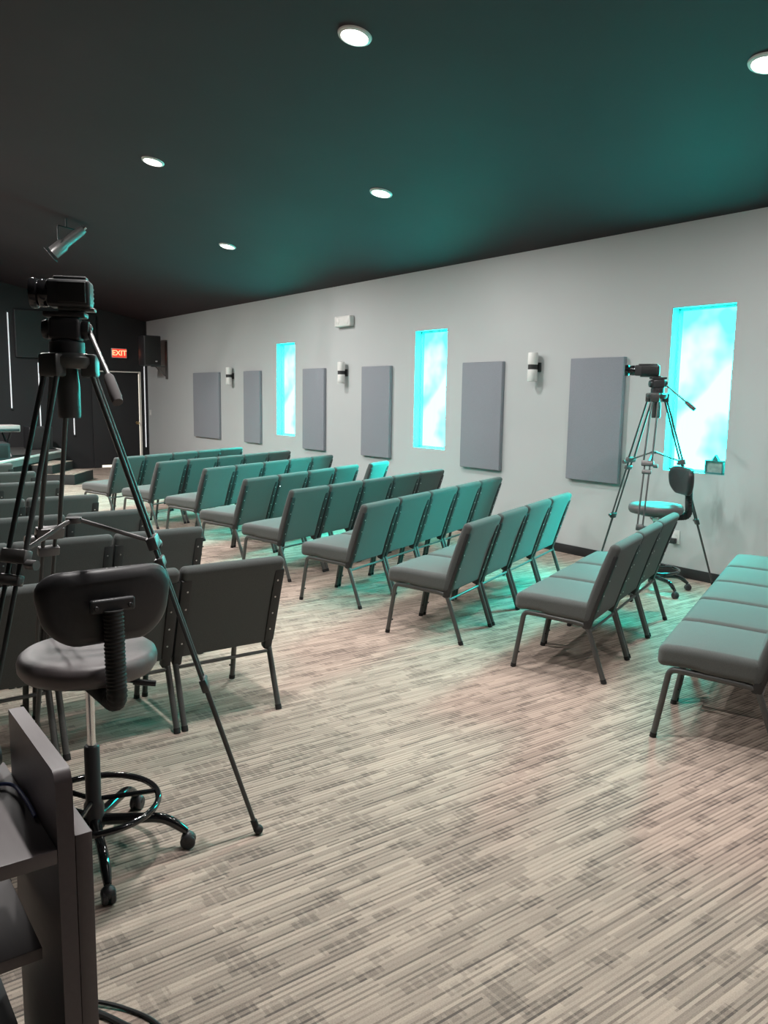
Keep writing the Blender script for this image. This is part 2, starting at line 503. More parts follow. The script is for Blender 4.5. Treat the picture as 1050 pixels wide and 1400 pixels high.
# ------------------------------------------------------------------ wall fittings
PAN = [(14.09, 15.25, 'wide slate grey acoustic panel nearest the hanging speaker at the stage end'),
       (12.47, 13.07, 'narrow slate grey acoustic panel just left of the farthest turquoise window'),
       (10.43, 11.05, 'slate grey acoustic panel just right of the farthest turquoise window'),
       (8.78, 9.44, 'slate grey acoustic panel just left of the middle turquoise window'),
       (6.67, 7.34, 'slate grey acoustic panel just right of the middle turquoise window'),
       (5.02, 5.68, 'large slate grey acoustic panel behind the tripod at the nearest window')]
for y0, y1, lab in PAN:
    bm = bmesh.new()
    w = y1 - y0
    rbox(bm, (.052, w, 1.235), .008, n=2, m=2)
    o = finish(bm, 'acoustic_panel', M['panel'])
    o.location = (XR - .0263, (y0 + y1) / 2, 1.415)
    tag(o, lab, 'wall panel', 'acoustic panels on the grey wall')

for y, lab in ((13.57, 'white two-ended wall sconce between the two farthest acoustic panels'),
               (9.90, 'white two-ended wall sconce below the white emergency light'),
               (6.17, 'white two-ended wall sconce nearest the camera, above two near panels')):
    t = thing('wall_sconce', lab, 'wall lamp', (XR, y, 1.955), 0, 'sconces on the grey wall')
    bm = bmesh.new(); box(bm, (-.012, 0, 0), (.024, .09, .10), bev=.006); box(bm, (-.045, 0, 0), (.06, .03, .03), bev=.004)
    finish(bm, 'mounting_plate', M['bracket'], t)
    for s in (-1, 1):
        bm = bmesh.new()
        lathe(bm, [(0, .026 * s), (.052, .026 * s), (.054, .032 * s), (.054, .146 * s), (.050, .152 * s), (.047, .146 * s), (.047, .06 * s), (0, .06 * s)], c=(-.088, 0, 0), n=28)
        finish(bm, 'shade', M['white'], t)
    bm = bmesh.new(); lathe(bm, [(0, -.026), (.050, -.026), (.050, .026), (0, .026)], c=(-.088, 0, 0), n=28); finish(bm, 'band', M['bracket'], t)

t = thing('emergency_light', 'white rectangular emergency light high on the grey wall', 'emergency light', (XR, 9.90, 2.68))
bm = bmesh.new(); rbox(bm, (.085, .40, .15), .02, c=(-.043, 0, 0), n=3, m=2); finish(bm, 'housing', M['white'], t)
for s in (-1, 1):
    bm = bmesh.new(); lathe(bm, [(0, 0), (.052, 0), (.055, .004), (.046, .010), (0, .012)], mat=Matrix.Translation((-.085, s * .12, .0)) @ look((-1, 0, 0)), n=24)
    finish(bm, 'lamp_head', M['white'], t)

t = thing('light_switch', 'small white light switch on the grey wall near the stage corner', 'light switch', (XR, 17.715, 1.205))
bm = bmesh.new(); box(bm, (-.004, 0, 0), (.008, .115, .125), bev=.003); finish(bm, 'cover_plate', M['white'], t)
bm = bmesh.new(); box(bm, (-.011, 0, 0), (.010, .03, .06), bev=.003); finish(bm, 'rocker', M['white'], t)
t = thing('wall_outlet', 'white wall outlet low on the grey wall with a black plug in it', 'electrical outlet', (XR, 4.365, .365))
bm = bmesh.new(); box(bm, (-.004, 0, 0), (.008, .085, .125), bev=.003); finish(bm, 'cover_plate', M['white'], t)
bm = bmesh.new(); box(bm, (-.010, 0, .03), (.006, .035, .032), bev=.003); finish(bm, 'socket', M['white'], t)
bm = bmesh.new(); box(bm, (-.028, .012, -.036), (.042, .06, .05), bev=.006); finish(bm, 'plug_adapter', M['plast'], t)

# keepsake on the nearest sill
t = thing('keepsake_box', 'small picture box with a peaked top standing on the nearest window sill', 'ornament', (XR + .045, 4.045, WZ0 + .0065))
t.scale = (1.2, 1.25, 1.2)
bm = bmesh.new()
for yy in (-.066, .066): box(bm, (0, yy, .05), (.045, .012, .10), bev=.002)
for zz in (.006, .094): box(bm, (0, 0, zz), (.045, .144, .012), bev=.002)
finish(bm, 'frame', M['teal'], t)
bm = bmesh.new(); box(bm, (0, 0, .05), (.02, .122, .078)); finish(bm, 'picture', M['paper'], t)
bm = bmesh.new()
prof = [(-.028, .1), (.028, .1), (0, .142)]
a = [bm.verts.new((-.012, y, z)) for y, z in prof]; b = [bm.verts.new((.012, y, z)) for y, z in prof]
bm.faces.new(a); bm.faces.new(list(reversed(b)))
for i in range(3): bm.faces.new((a[i], b[i], b[(i + 1) % 3], a[(i + 1) % 3]))
finish(bm, 'peak', M['teal'], t)

# hanging loudspeaker
t = thing('wall_loudspeaker', 'black loudspeaker hung on a bracket at the stage end of the grey wall', 'speaker', (6.24, 16.70, 2.50))
bm = bmesh.new(); rbox(bm, (.36, .34, .61), .02, n=2, m=2); finish(bm, 'cabinet', M['plast'], t)
bm = bmesh.new(); box(bm, (0, -.172, .0), (.32, .008, .56), bev=.003); finish(bm, 'grille', M['rubber'], t)
bm = bmesh.new(); lathe(bm, [(0, 0), (.022, 0), (.020, .004), (0, .004)], mat=Matrix.Translation((.07, -.176, -.215)) @ look((0, -1, 0)) @ Matrix.Diagonal((1.25, .8, 1, 1)), n=20); finish(bm, 'badge', M['chrome'], t)
bm = bmesh.new()
box(bm, (.357, 0, -.18), (.016, .12, .78), bev=.003)
box(bm, (.20, 0, -.315), (.33, .10, .02), bev=.003)
tube(bm, [(.12, 0, -.32), (.355, 0, -.53)], .012)
finish(bm, 'bracket', M['grey_metal'], t)

# exit sign
t = thing('exit_sign', 'lit red and white exit sign above the black stage door', 'exit sign', (6.0, YF, 2.483))
bm = bmesh.new(); rbox(bm, (.33, .05, .205), .008, c=(0, -.027, 0), n=2, m=1); finish(bm, 'housing', M['white'], t)
bm = bmesh.new(); box(bm, (0, -.0535, 0), (.305, .004, .18)); finish(bm, 'face', M['exitface'], t)
cu = bpy.data.curves.new('exit_text', 'FONT'); cu.body = 'EXIT'; cu.size = .155; cu.extrude = .003; cu.align_x = 'CENTER'; cu.align_y = 'CENTER'; cu.offset = .003
to = bpy.data.objects.new('exit_text', cu); COL.objects.link(to)
bpy.context.view_layer.update()
me = bpy.data.meshes.new_from_object(to.evaluated_get(bpy.context.evaluated_depsgraph_get()))
bpy.data.objects.remove(to)
me.transform(Matrix.Translation((0, -.057, 0)) @ Matrix.Rotation(PI / 2, 4, 'X'))
me.materials.clear(); me.materials.append(M['exitred'])
lo = bpy.data.objects.new('lettering', me); COL.objects.link(lo); lo.parent = t

# television and upright light tubes on the black wall
t = thing('wall_television', 'large switched-off black television on the black stage wall', 'television', (4.70, YF, 2.79))
bm = bmesh.new(); rbox(bm, (1.62, .06, .95), .01, c=(0, -.05, 0), n=2, m=1); finish(bm, 'case', M['plast'], t)
bm = bmesh.new(); box(bm, (0, -.0815, 0), (1.58, .004, .91)); finish(bm, 'screen', M['screen'], t)
bm = bmesh.new(); box(bm, (0, -.01, 0), (.5, .022, .4)); finish(bm, 'wall_mount', M['bracket'], t)
for x, z0, z1, lab in ((3.78, 1.256, 3.22, 'tall white light tube left of the black television'),
                       (4.325, .71, 2.25, 'white light tube below the left part of the black television'),
                       (5.00, .70, 2.25, 'white light tube left of the black stage door'),
                       (6.555, .40, 2.25, 'white light tube in the corner right of the stage door')):
    t = thing('light_tube', lab, 'light tube', (x, YF - .022, (z0 + z1) / 2), 0, 'upright tubes on the black wall')
    h = z1 - z0
    bm = bmesh.new(); tube(bm, [(0, 0, -h / 2 + .03), (0, 0, h / 2 - .03)], .0125, 12); finish(bm, 'diffuser', M['tube'], t)
    for s in (-1, 1):
        bm = bmesh.new(); box(bm, (0, .004, s * (h / 2 - .015)), (.04, .042, .03), bev=.004); finish(bm, 'end_cap', M['plast'], t)

# ------------------------------------------------------------------ stage
t = thing('stage_platform', 'low black stage platform with a pale edge at the far left', 'stage', (0, 0, 0))
poly = [(4.42, 16.59), (4.42, 17.90), (-2.2, 17.90), (-2.2, 13.4), (2.0, 13.4), (2.77, 14.14)]
poly = poly[::-1]
def inset(poly, d):
    cx = sum(p[0] for p in poly) / len(poly); cy = sum(p[1] for p in poly) / len(poly)
    return [(x + (cx - x) / math.hypot(cx - x, cy - y) * d, y + (cy - y) / math.hypot(cx - x, cy - y) * d) for x, y in poly]
bm = bmesh.new(); prism(bm, inset(poly, .06), 0, .36); finish(bm, 'skirt', M['stage'], t)
bm = bmesh.new(); prism(bm, inset(poly, .012), .36, .468); finish(bm, 'fascia', M['fascia'], t)
bm = bmesh.new(); prism(bm, inset(poly, .005), .468, .490); finish(bm, 'deck', M['stagetop'], t)
bm = bmesh.new()
q = [(-2.2, 13.4), (2.0, 13.4), (2.77, 14.14), (4.42, 16.59), (4.42, 17.85)]
tube(bm, fillet([(x, y, .486) for x, y in q], .12, 5), .022, 8); finish(bm, 'edge_trim', M['alum'], t)

t = thing('stage_steps', 'black two-tread steps against the right side of the stage', 'steps', (2.77, 14.14, 0), math.atan2(2.45, 1.65))
bm = bmesh.new(); box(bm, (1.72, -.40, .09), (1.05, .74, .18), bev=.006); finish(bm, 'lower_step', M['stage'], t)
bm = bmesh.new(); box(bm, (1.72, -.21, .26), (1.05, .36, .16), bev=.006); finish(bm, 'upper_step', M['stage'], t)
bm = bmesh.new(); box(bm, (1.72, -.40, .184), (1.06, .75, .008), bev=.002); finish(bm, 'tread', M['carpet'], t)
bm = bmesh.new(); box(bm, (1.72, -.21, .344), (1.06, .37, .008), bev=.002); finish(bm, 'tread', M['carpet'], t)

t = thing('subwoofer', 'black bass cabinet on the stage corner left of the door', 'speaker', (4.10, 17.25, .490))
bm = bmesh.new(); rbox(bm, (.44, .5, .44), .015, c=(0, 0, .225), n=2, m=2); finish(bm, 'cabinet', M['plast'], t)
bm = bmesh.new(); box(bm, (0, -.253, .225), (.40, .008, .40), bev=.003); finish(bm, 'grille', M['rubber'], t)

t = thing('stage_keyboard', 'pale slab-like keyboard on a dark stand at the left picture edge', 'keyboard', (2.62, 15.05, .490), R2D(12))
bm = bmesh.new(); rbox(bm, (1.30, .36, .12), .02, c=(0, 0, .50), n=2, m=3); finish(bm, 'case', M['keys'], t)
bm = bmesh.new(); box(bm, (0, -.19, .475), (1.24, .03, .045), bev=.004); finish(bm, 'key_bed', M['plast'], t)
for s in (-1, 1):
    bm = bmesh.new(); tube(bm, [(s * .48, -.16, .012), (s * .48, .16, .43)], .018); tube(bm, [(s * .48, .16, .012), (s * .48, -.16, .43)], .018)
    finish(bm, 'leg', M['plast'], t)
t = thing('floor_monitor', 'dark wedge monitor under the pale keyboard on the stage', 'speaker', (2.65, 14.62, .490), R2D(20))
bm = bmesh.new()
prof = [(-.18, 0), (.2, 0), (.2, .12), (.02, .30), (-.18, .27)]
a = [bm.verts.new((-.32, y, z)) for y, z in prof]; b = [bm.verts.new((.32, y, z)) for y, z in prof]
bm.faces.new(a); bm.faces.new(list(reversed(b)))
for i in range(5): bm.faces.new((a[i], b[i], b[(i + 1) % 5], a[(i + 1) % 5]))
finish(bm, 'cabinet', M['plast'], t)
bm = bmesh.new(); box(bm, (0, -.187, .14), (.56, .010, .21), bev=.003); finish(bm, 'grille', M['rubber'], t)

# stage lamp under the ceiling
t = thing('stage_spotlight', 'dark stage spotlight hanging under the ceiling at upper left', 'spotlight', (3.18, 11.42, zc(3.18)))
bm = bmesh.new()
tube(bm, [(0, 0, -.01), (0, 0, -.12)], .012)
tube(bm, fillet([(.13, .08, -.30), (.13, .08, -.12), (-.13, -.08, -.12), (-.13, -.08, -.30)], .03), .010)
finish(bm, 'yoke', M['bracket'], t)
d = Vector((-.60, .30, -.55)).normalized()
mt = Matrix.Translation((.02, 0, -.29)) @ look(d)
bm = bmesh.new(); lathe(bm, [(0, -.26), (.05, -.26), (.06, -.22), (.062, .05), (.085, .09), (.085, .25), (.078, .25), (.078, .12), (0, .10)], mat=mt, n=24); finish(bm, 'barrel', M['grey_metal'], t)
bm = bmesh.new(); box(bm, (0, 0, .29), (.20, .20, .012), bev=.003); bm.transform(mt); finish(bm, 'filter_frame', M['bracket'], t)
bm = bmesh.new(); lathe(bm, [(0, -.30), (.022, -.295), (.022, -.262), (0, -.262)], mat=mt, n=16); finish(bm, 'knob', M['chrome'], t)

# ------------------------------------------------------------------ ceiling downlights
tilt = math.atan(SL)
for x, y, lab in ((3.115, 4.602, 'recessed ceiling downlight nearest the top edge, largest of those lit'),
                  (3.13, 8.164, 'recessed ceiling downlight on the left above the camera tripod'),
                  (4.851, 10.092, 'recessed ceiling downlight farthest away and lowest in view'),
                  (4.786, 6.595, 'recessed ceiling downlight right of centre above the middle window'),
                  (4.753, 2.743, 'recessed ceiling downlight cut off by the right picture edge')):
    t = thing('ceiling_downlight', lab, 'ceiling light', (x, y, zc(x) - .002), 0, 'recessed ceiling downlights')
    t.rotation_euler = (0, tilt, 0)
    bm = bmesh.new(); lathe(bm, [(.087, -.012), (.09, -.016), (.108, -.010), (.112, .0), (.087, .0), (.087, -.012)], n=36); finish(bm, 'trim_ring', M['lamprim'], t)
    bm = bmesh.new(); lathe(bm, [(0, -.008), (.086, -.008), (.086, -.004), (0, -.004)], n=36); finish(bm, 'lens', M['lamp'], t)
# one lamp in each fitting above, and unseen off-frame ones, some added for fill light
for x, y in ((3.115, 4.602), (3.13, 8.164), (4.851, 10.092), (4.786, 6.595), (4.753, 2.743),
             (1.40, 6.53), (1.40, 10.0), (1.6, 13.5), (1.40, 2.9), (-.6, 12.5), (3.11, 1.04), (4.72, -.9)):
    l = bpy.data.lights.new('ceiling_and_fill_lamp', 'AREA'); l.shape = 'DISK'; l.size = .17; l.energy = 46; l.color = (1.0, .965, .93)
    l.spread = R2D(168)
    if y > 9.9 and x < 2: l.energy = 170
    if y > 12: l.energy = 270
    if y == 2.9: l.energy = 90
    if y < 2: l.energy = 34  # unseen lamps added to brighten the near floor
    o = bpy.data.objects.new('ceiling_and_fill_lamp', l); COL.objects.link(o); o.location = (x, y, zc(x) - .035)

# open sky beyond the window wall
l = bpy.data.lights.new('sky_light', 'AREA'); l.shape = 'RECTANGLE'; l.size = 3.2; l.size_y = 18; l.energy = 26000; l.color = (.9, 1, 1)
o = bpy.data.objects.new('sky_light', l); COL.objects.link(o)
o.rotation_mode = 'QUATERNION'; o.rotation_quaternion = Vector((-.9, 0, -.44)).to_track_quat('-Z', 'Z'); o.location = (XR + 3.0, 7.5, 4.7)

# ------------------------------------------------------------------ church chairs
def chair_parts(t):
    def seat_fn(v):
        x, y, z = v
        k = (1 - (x / .27) ** 2) * (1 - (y / .245) ** 2)
        if z > 0: z += .012 * max(k, 0)
        ny = y / .235
        if ny > .4: z -= .010 * ((ny - .4) / .6) ** 2
        z += -.012 if z < 0 and ny < 0 else 0
        return Vector((x, y, z))
    bm = bmesh.new()
    rbox(bm, (.540, .458, .106), .034, n=5, m=6, fn=seat_fn, mat=Matrix.Translation((0, .328, .411)) @ Matrix.Rotation(R2D(2.0), 4, 'X'))
    finish(bm, 'seat', M['fabric'], t, 60)
    a = math.atan2(.15, .475)
    BM = Matrix.Translation((0, .052, .575)) @ Matrix.Rotation(a, 4, 'X')
    def back_fn(v):
        x, y, z = v
        k = max((1 - (x / .27) ** 2) * (1 - (z / .25) ** 2), 0)
        if y > 0: y += .014 * k
        y += .010 * (z / .25) ** 2 * (1 if z > 0 else .3) * -1
        return Vector((x, y, z))
    bm = bmesh.new()
    rbox(bm, (.540, .062, .495), .026, n=4, m=6, fn=back_fn)
    o = finish(bm, 'backrest', M['backfab'], t, 60)
    o.matrix_local = BM
    # seam is placed in the backrest's own space
    for s in (-1, 1):
        bm = bmesh.new()
        box(bm, (s * .244, -.028, -.020), (.054, .024, .42), bev=.008)
        box(bm, (s * .246, -.016, -.245), (.046, .048, .075), bev=.012)
        for k in range(4):
            lathe(bm, [(0, 0), (.005, 0), (.004, .0025), (0, .003)], mat=Matrix.Translation((s * .238, -.0402, .13 - .095 * k)) @ look((0, -1, 0)), n=10, mi=1)
        o = finish(bm, 'back_bracket', [M['bracket'], M['screw']], t); o.matrix_local = BM
        x = s * .254
        bm = bmesh.new()
        tube(bm, fillet([(x, .553, .012), (x, .497, .350), (x, .43, .348)], .065), .0148, 10)
        tube(bm, [(x, .555, 0), (x, .551, .024)], .0165, 10, mi=1)
        tube(bm, [(x * .98, .535, .09), (x * .90, .530, .09)], .005, 6, mi=1)
        finish(bm, 'leg', [M['frame'], M['rubber']], t)
        bm = bmesh.new()
        tube(bm, fillet([(x, .18, .334), (x, .112, .323), (x, .003, .012)], .05), .0148, 10)
        tube(bm, [(x, -.001, 0), (x, .007, .024)], .0165, 10, mi=1)
        finish(bm, 'leg', [M['frame'], M['rubber']], t)
        bm = bmesh.new()
        tube(bm, [(x, .432, .348), (x, .178, .334)], .0146, 10)
        box(bm, (x * .92, .30, .352), (.03, .20, .010), bev=.003)
        finish(bm, 'side_rail', M['frame'], t)
    bm = bmesh.new(); tube(bm, [(-.254, .100, .288), (.254, .100, .288)], .0085, 10); finish(bm, 'stretcher', M['frame'], t)

chair0 = thing('church_chair', 'x', 'chair')
chair_parts(chair0)
used = []
def place_chair(x, y, rz, label, group):
    o = chair0 if not used else copy_tree(chair0)
    used.append(o)
    o.location = (x, y, 0); o.rotation_euler = (0, 0, rz)
    tag(o, label, 'chair', group)

# right-hand block: rear-left foot of the aisle chair, row angle, number of chairs (first row is nearest the stage)
ROWS = [(3.327, 10.224, 29.2, 5), (3.538, 9.367, 25.4, 5), (3.677, 8.309, 27.0, 5), (3.541, 7.072, 26.0, 4),
        (3.465, 6.05, 21.5, 5), (3.455, 4.953, 24.0, 5), (3.487, 3.841, 24.0, 4), (3.680, 2.830, 23.0, 3), (3.50, 1.713, 23.3, 5)]
for r, (fx, fy, ang, n) in enumerate(ROWS):
    a = R2D(ang); u = Vector((math.cos(a), math.sin(a)))
    for k in range(n):
        extra = 0.
        if r == 0 and k == 4: extra = R2D(-5)
        if r == 1 and k == 0: extra = R2D(3)
        c = Vector((fx, fy)) + u * (.254 + .556 * k)
        place_chair(c.x, c.y, a + extra + random.uniform(-.012, .012),
                    'grey upholstered chair, %s from aisle in the %s row from stage, window-wall block' % (ORD[k + 1], ORD[r + 1]),
                    'chairs in the block along the window wall')
    if r == 3:
        c = Vector((5.74, 8.10)) + u * .24
        place_chair(c.x, c.y, a + R2D(4), 'grey upholstered chair standing apart at wall end of fourth row, window-wall block', 'chairs in the block along the window wall')
LROWS = [(2.06, 9.87, 1), (2.045, 8.77, 1), (2.015, 7.72, 1), (1.985, 6.535, 2), (2.012, 5.545, 2), (2.020, 4.61, 3), (1.98, 3.545, 3)]
for r, (ex, fy, n) in enumerate(LROWS):
    for k in range(n):
        place_chair(ex - .272 - .549 * k, fy, random.uniform(-.012, .012),
                    'grey upholstered chair, %s from aisle in the %s row from stage, left-hand block' % (ORD[k + 1], ORD[r + 1]),
                    'chairs in the left-hand block')

# ------------------------------------------------------------------ drafting stools
def stool(label, loc, rz, base_rot):
    t = thing('drafting_stool', label, 'stool', loc, rz, 'black drafting stools')
    bm = bmesh.new()
    lathe(bm, [(0, .665), (.18, .665), (.212, .672), (.224, .690), (.226, .715), (.220, .733), (.205, .744), (.17, .749), (.08, .744), (0, .740)], n=48)
    finish(bm, 'seat', M['vinyl'], t, 60)
    bm = bmesh.new(); lathe(bm, [(0, .648), (.12, .648), (.13, .655), (.13, .666), (0, .666)], n=32); finish(bm, 'seat_pan', M['plast'], t)
    # backrest pad, gently wrapped and narrower below
    def fn(v):
        x, y, z = v
        k = 1 + .10 * (z / .12)
        if z < 0: k -= .10 * (z / .12) ** 2
        x *= k
        y += (x / .2) ** 2 * .035
        return Vector((x, y, z))
    bm = bmesh.new()
    # rounded outline
    prof = []
    def pad(hx, hz, r, n=7):
        pts = []
        for cx, cz, a0 in ((hx - r, hz - r, 0), (-hx + r, hz - r, 90), (-hx + r, -hz + r, 180), (hx - r, -hz + r, 270)):
            for k in range(n + 1):
                a = R2D(a0 + 90 * k / n); pts.append((cx + r * math.cos(a), cz + r * math.sin(a)))
        return pts
    layers = [(-.024, .93), (-.030, .86), (-.018, .985), (-.004, 1.0), (.010, .985), (.022, .94), (.030, .84), (.034, .5)]
    layers = [(-.030, .84), (-.024, .94), (-.014, .99), (0, 1.0), (.012, .985), (.022, .94), (.030, .84), (.034, .5)]
    out = pad(.205, .118, .085)
    rings = []
    for yy, k in layers:
        ring = []
        for x, z in out:
            sx = x * k if True else x
            v = fn(Vector((x - math.copysign(min(abs(x), (1 - k) * .2), x), yy, z - math.copysign(min(abs(z), (1 - k) * .2), z))))
            ring.append(bm.verts.new(v))
        rings.append(ring)
    L = len(out)
    for A, B in zip(rings, rings[1:]):
        for k in range(L): bm.faces.new((A[k], A[(k + 1) % L], B[(k + 1) % L], B[k]))
    bm.faces.new(list(reversed(rings[0]))); bm.faces.new(rings[-1])
    bm.transform(Matrix.Translation((0, -.235, .945)))
    finish(bm, 'backrest', M['vinyl2'], t, 50)
    bm = bmesh.new()
    rbox(bm, (.140, .022, .045), .010, c=(0, -.272, .955), n=3, m=2)
    for s in (-1, 1): lathe(bm, [(0, 0), (.008, 0), (.006, .004), (0, .004)], mat=Matrix.Translation((s * .052, -.283, .952)) @ look((0, -1, 0)), n=10)
    finish(bm, 'back_bracket', M['plast'], t)
    # ribbed bellows around the back bar
    path = fillet([(0, -.276, .94), (0, -.292, .64), (0, -.05, .632)], .05, 8)
    P = []
    for a, b in zip(path, path[1:]):
        n = max(1, int((b - a).length / .004))
        P += [a.lerp(b, i / n) for i in range(n)]
    P.append(path[-1])
    bm = bmesh.new()
    tube(bm, P, [.030 + (.003 if i % 3 == 0 else 0) for i in range(len(P))], 14, sx=.5 if False else 1.0)
    for v in bm.verts: pass
    finish(bm, 'bellows', M['rubber'], t, 70)
    bm = bmesh.new(); lathe(bm, [(0, .645), (.030, .645), (.034, .625), (.024, .600), (.0145, .598), (.0145, .36), (0, .36)], n=24); finish(bm, 'gas_column', M['chrome'], t)
    bm = bmesh.new(); lathe(bm, [(0, .40), (.022, .40), (.026, .395), (.026, .20), (.034, .185), (.034, .10), (.02, .085), (0, .085)], n=24); finish(bm, 'column_sleeve', M['plast'], t)
    bm = bmesh.new(); tube(bm, smooth_path([(0, .03, .62), (.10, .0, .612), (.19, -.05, .60)], 6), .007, 8); tube(bm, [(.15, -.03, .605), (.21, -.062, .597)], .011, 8); finish(bm, 'lever', M['plast'], t)
    bm = bmesh.new()
    n = 48; zr = .185
    tube(bm, [(.218 * math.cos(2 * PI * k / n), .218 * math.sin(2 * PI * k / n), zr) for k in range(n)], .0115, 10, closed=True)
    for k in range(3):
        a = R2D(20 + 120 * k) + base_rot
        tube(bm, [(.02 * math.cos(a), .02 * math.sin(a), .20), (.212 * math.cos(a), .212 * math.sin(a), zr)], .009, 8)
    finish(bm, 'foot_ring', M['gloss'], t)
    for k in range(5):
        a = base_rot + 2 * PI * k / 5
        dx, dy = math.cos(a), math.sin(a)
        def p(r, z): return (dx * r, dy * r, z)
        bm = bmesh.new()
        tube(bm, fillet([p(.02, .125), p(.24, .120), p(.312, .062)], .08, 8), [.020] + [.0175] * 9 + [.013], 12)
        finish(bm, 'base_leg', M['gloss'], t)
        bm = bmesh.new()
        tube(bm, [p(.312, .066), p(.312, .045)], .008, 8)
        side = Vector((-dy, dx, 0))
        cc = Vector(p(.318, .0265))
        for s in (-1, 1):
            lathe(bm, [(0, -.009), (.022, -.009), (.0265, -.005), (.0265, .006), (.022, .010), (0, .010)], mat=Matrix.Translation(cc + side * s * .012) @ look(side), n=22)
        ball(bm, cc + Vector((0, 0, .010)), .0245, 14)
        finish(bm, 'caster', M['plast'], t)
    return t

stool('black drafting stool with a ribbed back post, under the near tripod beside desk', (.780, 2.73, 0), 0, R2D(-28))
stool('black drafting stool lit turquoise, beside the far tripod under the nearest window', (5.92, 4.12, 0), R2D(58), R2D(-36 - 58))

# ------------------------------------------------------------------ camera tripods
def tripod(label, loc, rz, r, ztop, pan):
    t = thing('camera_tripod', label, 'tripod', loc, rz, 'camera tripods')
    zk, zs = 1.10, 1.18                                   # leg clamp height, spreader height
    for k in range(3):
        a = 2 * PI * k / 3
        d = Vector((math.cos(a), math.sin(a), 0)); s = Vector((-math.sin(a), math.cos(a), 0))
        top = d * .07 + Vector((0, 0, ztop)); foot = d * r
        def at(z): return top.lerp(foot, (ztop - z) / ztop)
        ax = (foot - top).normalized()
        bm = bmesh.new()
        for q in (-1, 1): tube(bm, [top + s * q * .026, at(zk - .02) + s * q * .034], .0085, 10)
        box(bm, top + Vector((0, 0, .0)), (.05, .075, .075), rot=Matrix.Rotation(a, 3, 'Z'), bev=.01)
        leg = finish(bm, 'leg', M['tripod'], t)
        bm = bmesh.new()
        fr = Matrix((s, ax.cross(s), -ax)).transposed()
        box(bm, at(zk) , (.098, .034, .045), rot=fr, bev=.006)
        box(bm, at(zk - .07), (.075, .030, .035), rot=fr, bev=.006)
        tube(bm, [at(zk - .02) + s * .05, at(zk - .02) + s * .085], .016, 12)
        finish(bm, 'leg_clamp', M['grey_metal'], leg)
        bm = bmesh.new()
        for q in (-1, 1): tube(bm, [at(zk), at(.56) + s * 0 + s * q * .020] if False else [at(zk) + s * q * .021, at(.60) + s * q * .021], .0075, 10)
        box(bm, at(.585), (.062, .026, .05), rot=fr, bev=.006)
        tube(bm, [at(.59) + s * .03, at(.59) + s * .055], .011, 10)
        tube(bm, [at(.60), at(.02)], [.0098, .0082], 10)
        finish(bm, 'lower_leg', M['tripod'], leg)
        bm = bmesh.new(); ball(bm, foot + Vector((0, 0, .018)), .018, 14); tube(bm, [at(.018), at(.055)], .0125, 12); finish(bm, 'rubber_foot', M['rubber'], leg)
    bm = bmesh.new()
    lathe(bm, [(0, ztop - .01), (.075, ztop - .01), (.085, ztop + .005), (.085, ztop + .025), (.062, ztop + .04), (0, ztop + .04)], n=30)
    finish(bm, 'crown', M['tripod'], t)
    bm = bmesh.new(); lathe(bm, [(0, ztop - .17), (.034, ztop - .17), (.036, ztop - .16), (.036, ztop - .07), (.03, ztop - .01), (0, ztop - .01)], n=24); finish(bm, 'bowl_clamp', M['tripod'], t)
    bm = bmesh.new()
    lathe(bm, [(0, ztop + .035), (.055, ztop + .035), (.055, ztop + .075), (.042, ztop + .082), (0, ztop + .082)], n=28)
    rbox(bm, (.10, .085, .075), .015, c=(0, 0, ztop + .115), n=3, m=2)
    for q in (-1, 1): lathe(bm, [(0, 0), (.030, 0), (.032, .008), (.028, .022), (0, .024)], mat=Matrix.Translation((q * .05, 0, ztop + .115)) @ look((q, 0, 0)), n=22)
    tube(bm, [(0, .04, ztop + .07), (.0, .085, ztop + .06)], .012, 10)
    rbox(bm, (.13, .075, .018), .006, c=(0, 0, ztop + .162), n=2, m=2)
    finish(bm, 'fluid_head', M['plast'], t)
    inv = Matrix.Translation(Vector(loc)) @ Matrix.Rotation(rz, 4, 'Z')
    inv = inv.inverted()
    a, b, c = (inv @ Vector(p) for p in pan)
    hd = bmesh.new(); tube(hd, [a, b], .0085, 10); ball(hd, a, .017, 12); h = finish(hd, 'pan_handle', M['grey_metal'], t)
    bm = bmesh.new(); tube(bm, [b, b.lerp(c, .1), b.lerp(c, .8), c], [.011, .0165, .0185, .016], 12); finish(bm, 'grip', M['foam'], h)
    bm = bmesh.new()
    lathe(bm, [(0, zs - .012), (.024, zs - .012), (.026, zs - .008), (.026, zs + .008), (0, zs + .010)], n=20)
    for k in range(3):
        an = 2 * PI * k / 3; d = Vector((math.cos(an), math.sin(an), 0))
        e = d * (.07 + (r - .07) * (ztop - zk) / ztop) + Vector((0, 0, zk))
        tube(bm, [d * .015 + Vector((0, 0, zs)), e], .0075, 8)
    finish(bm, 'spreader', M['grey_metal'], t)
    return t

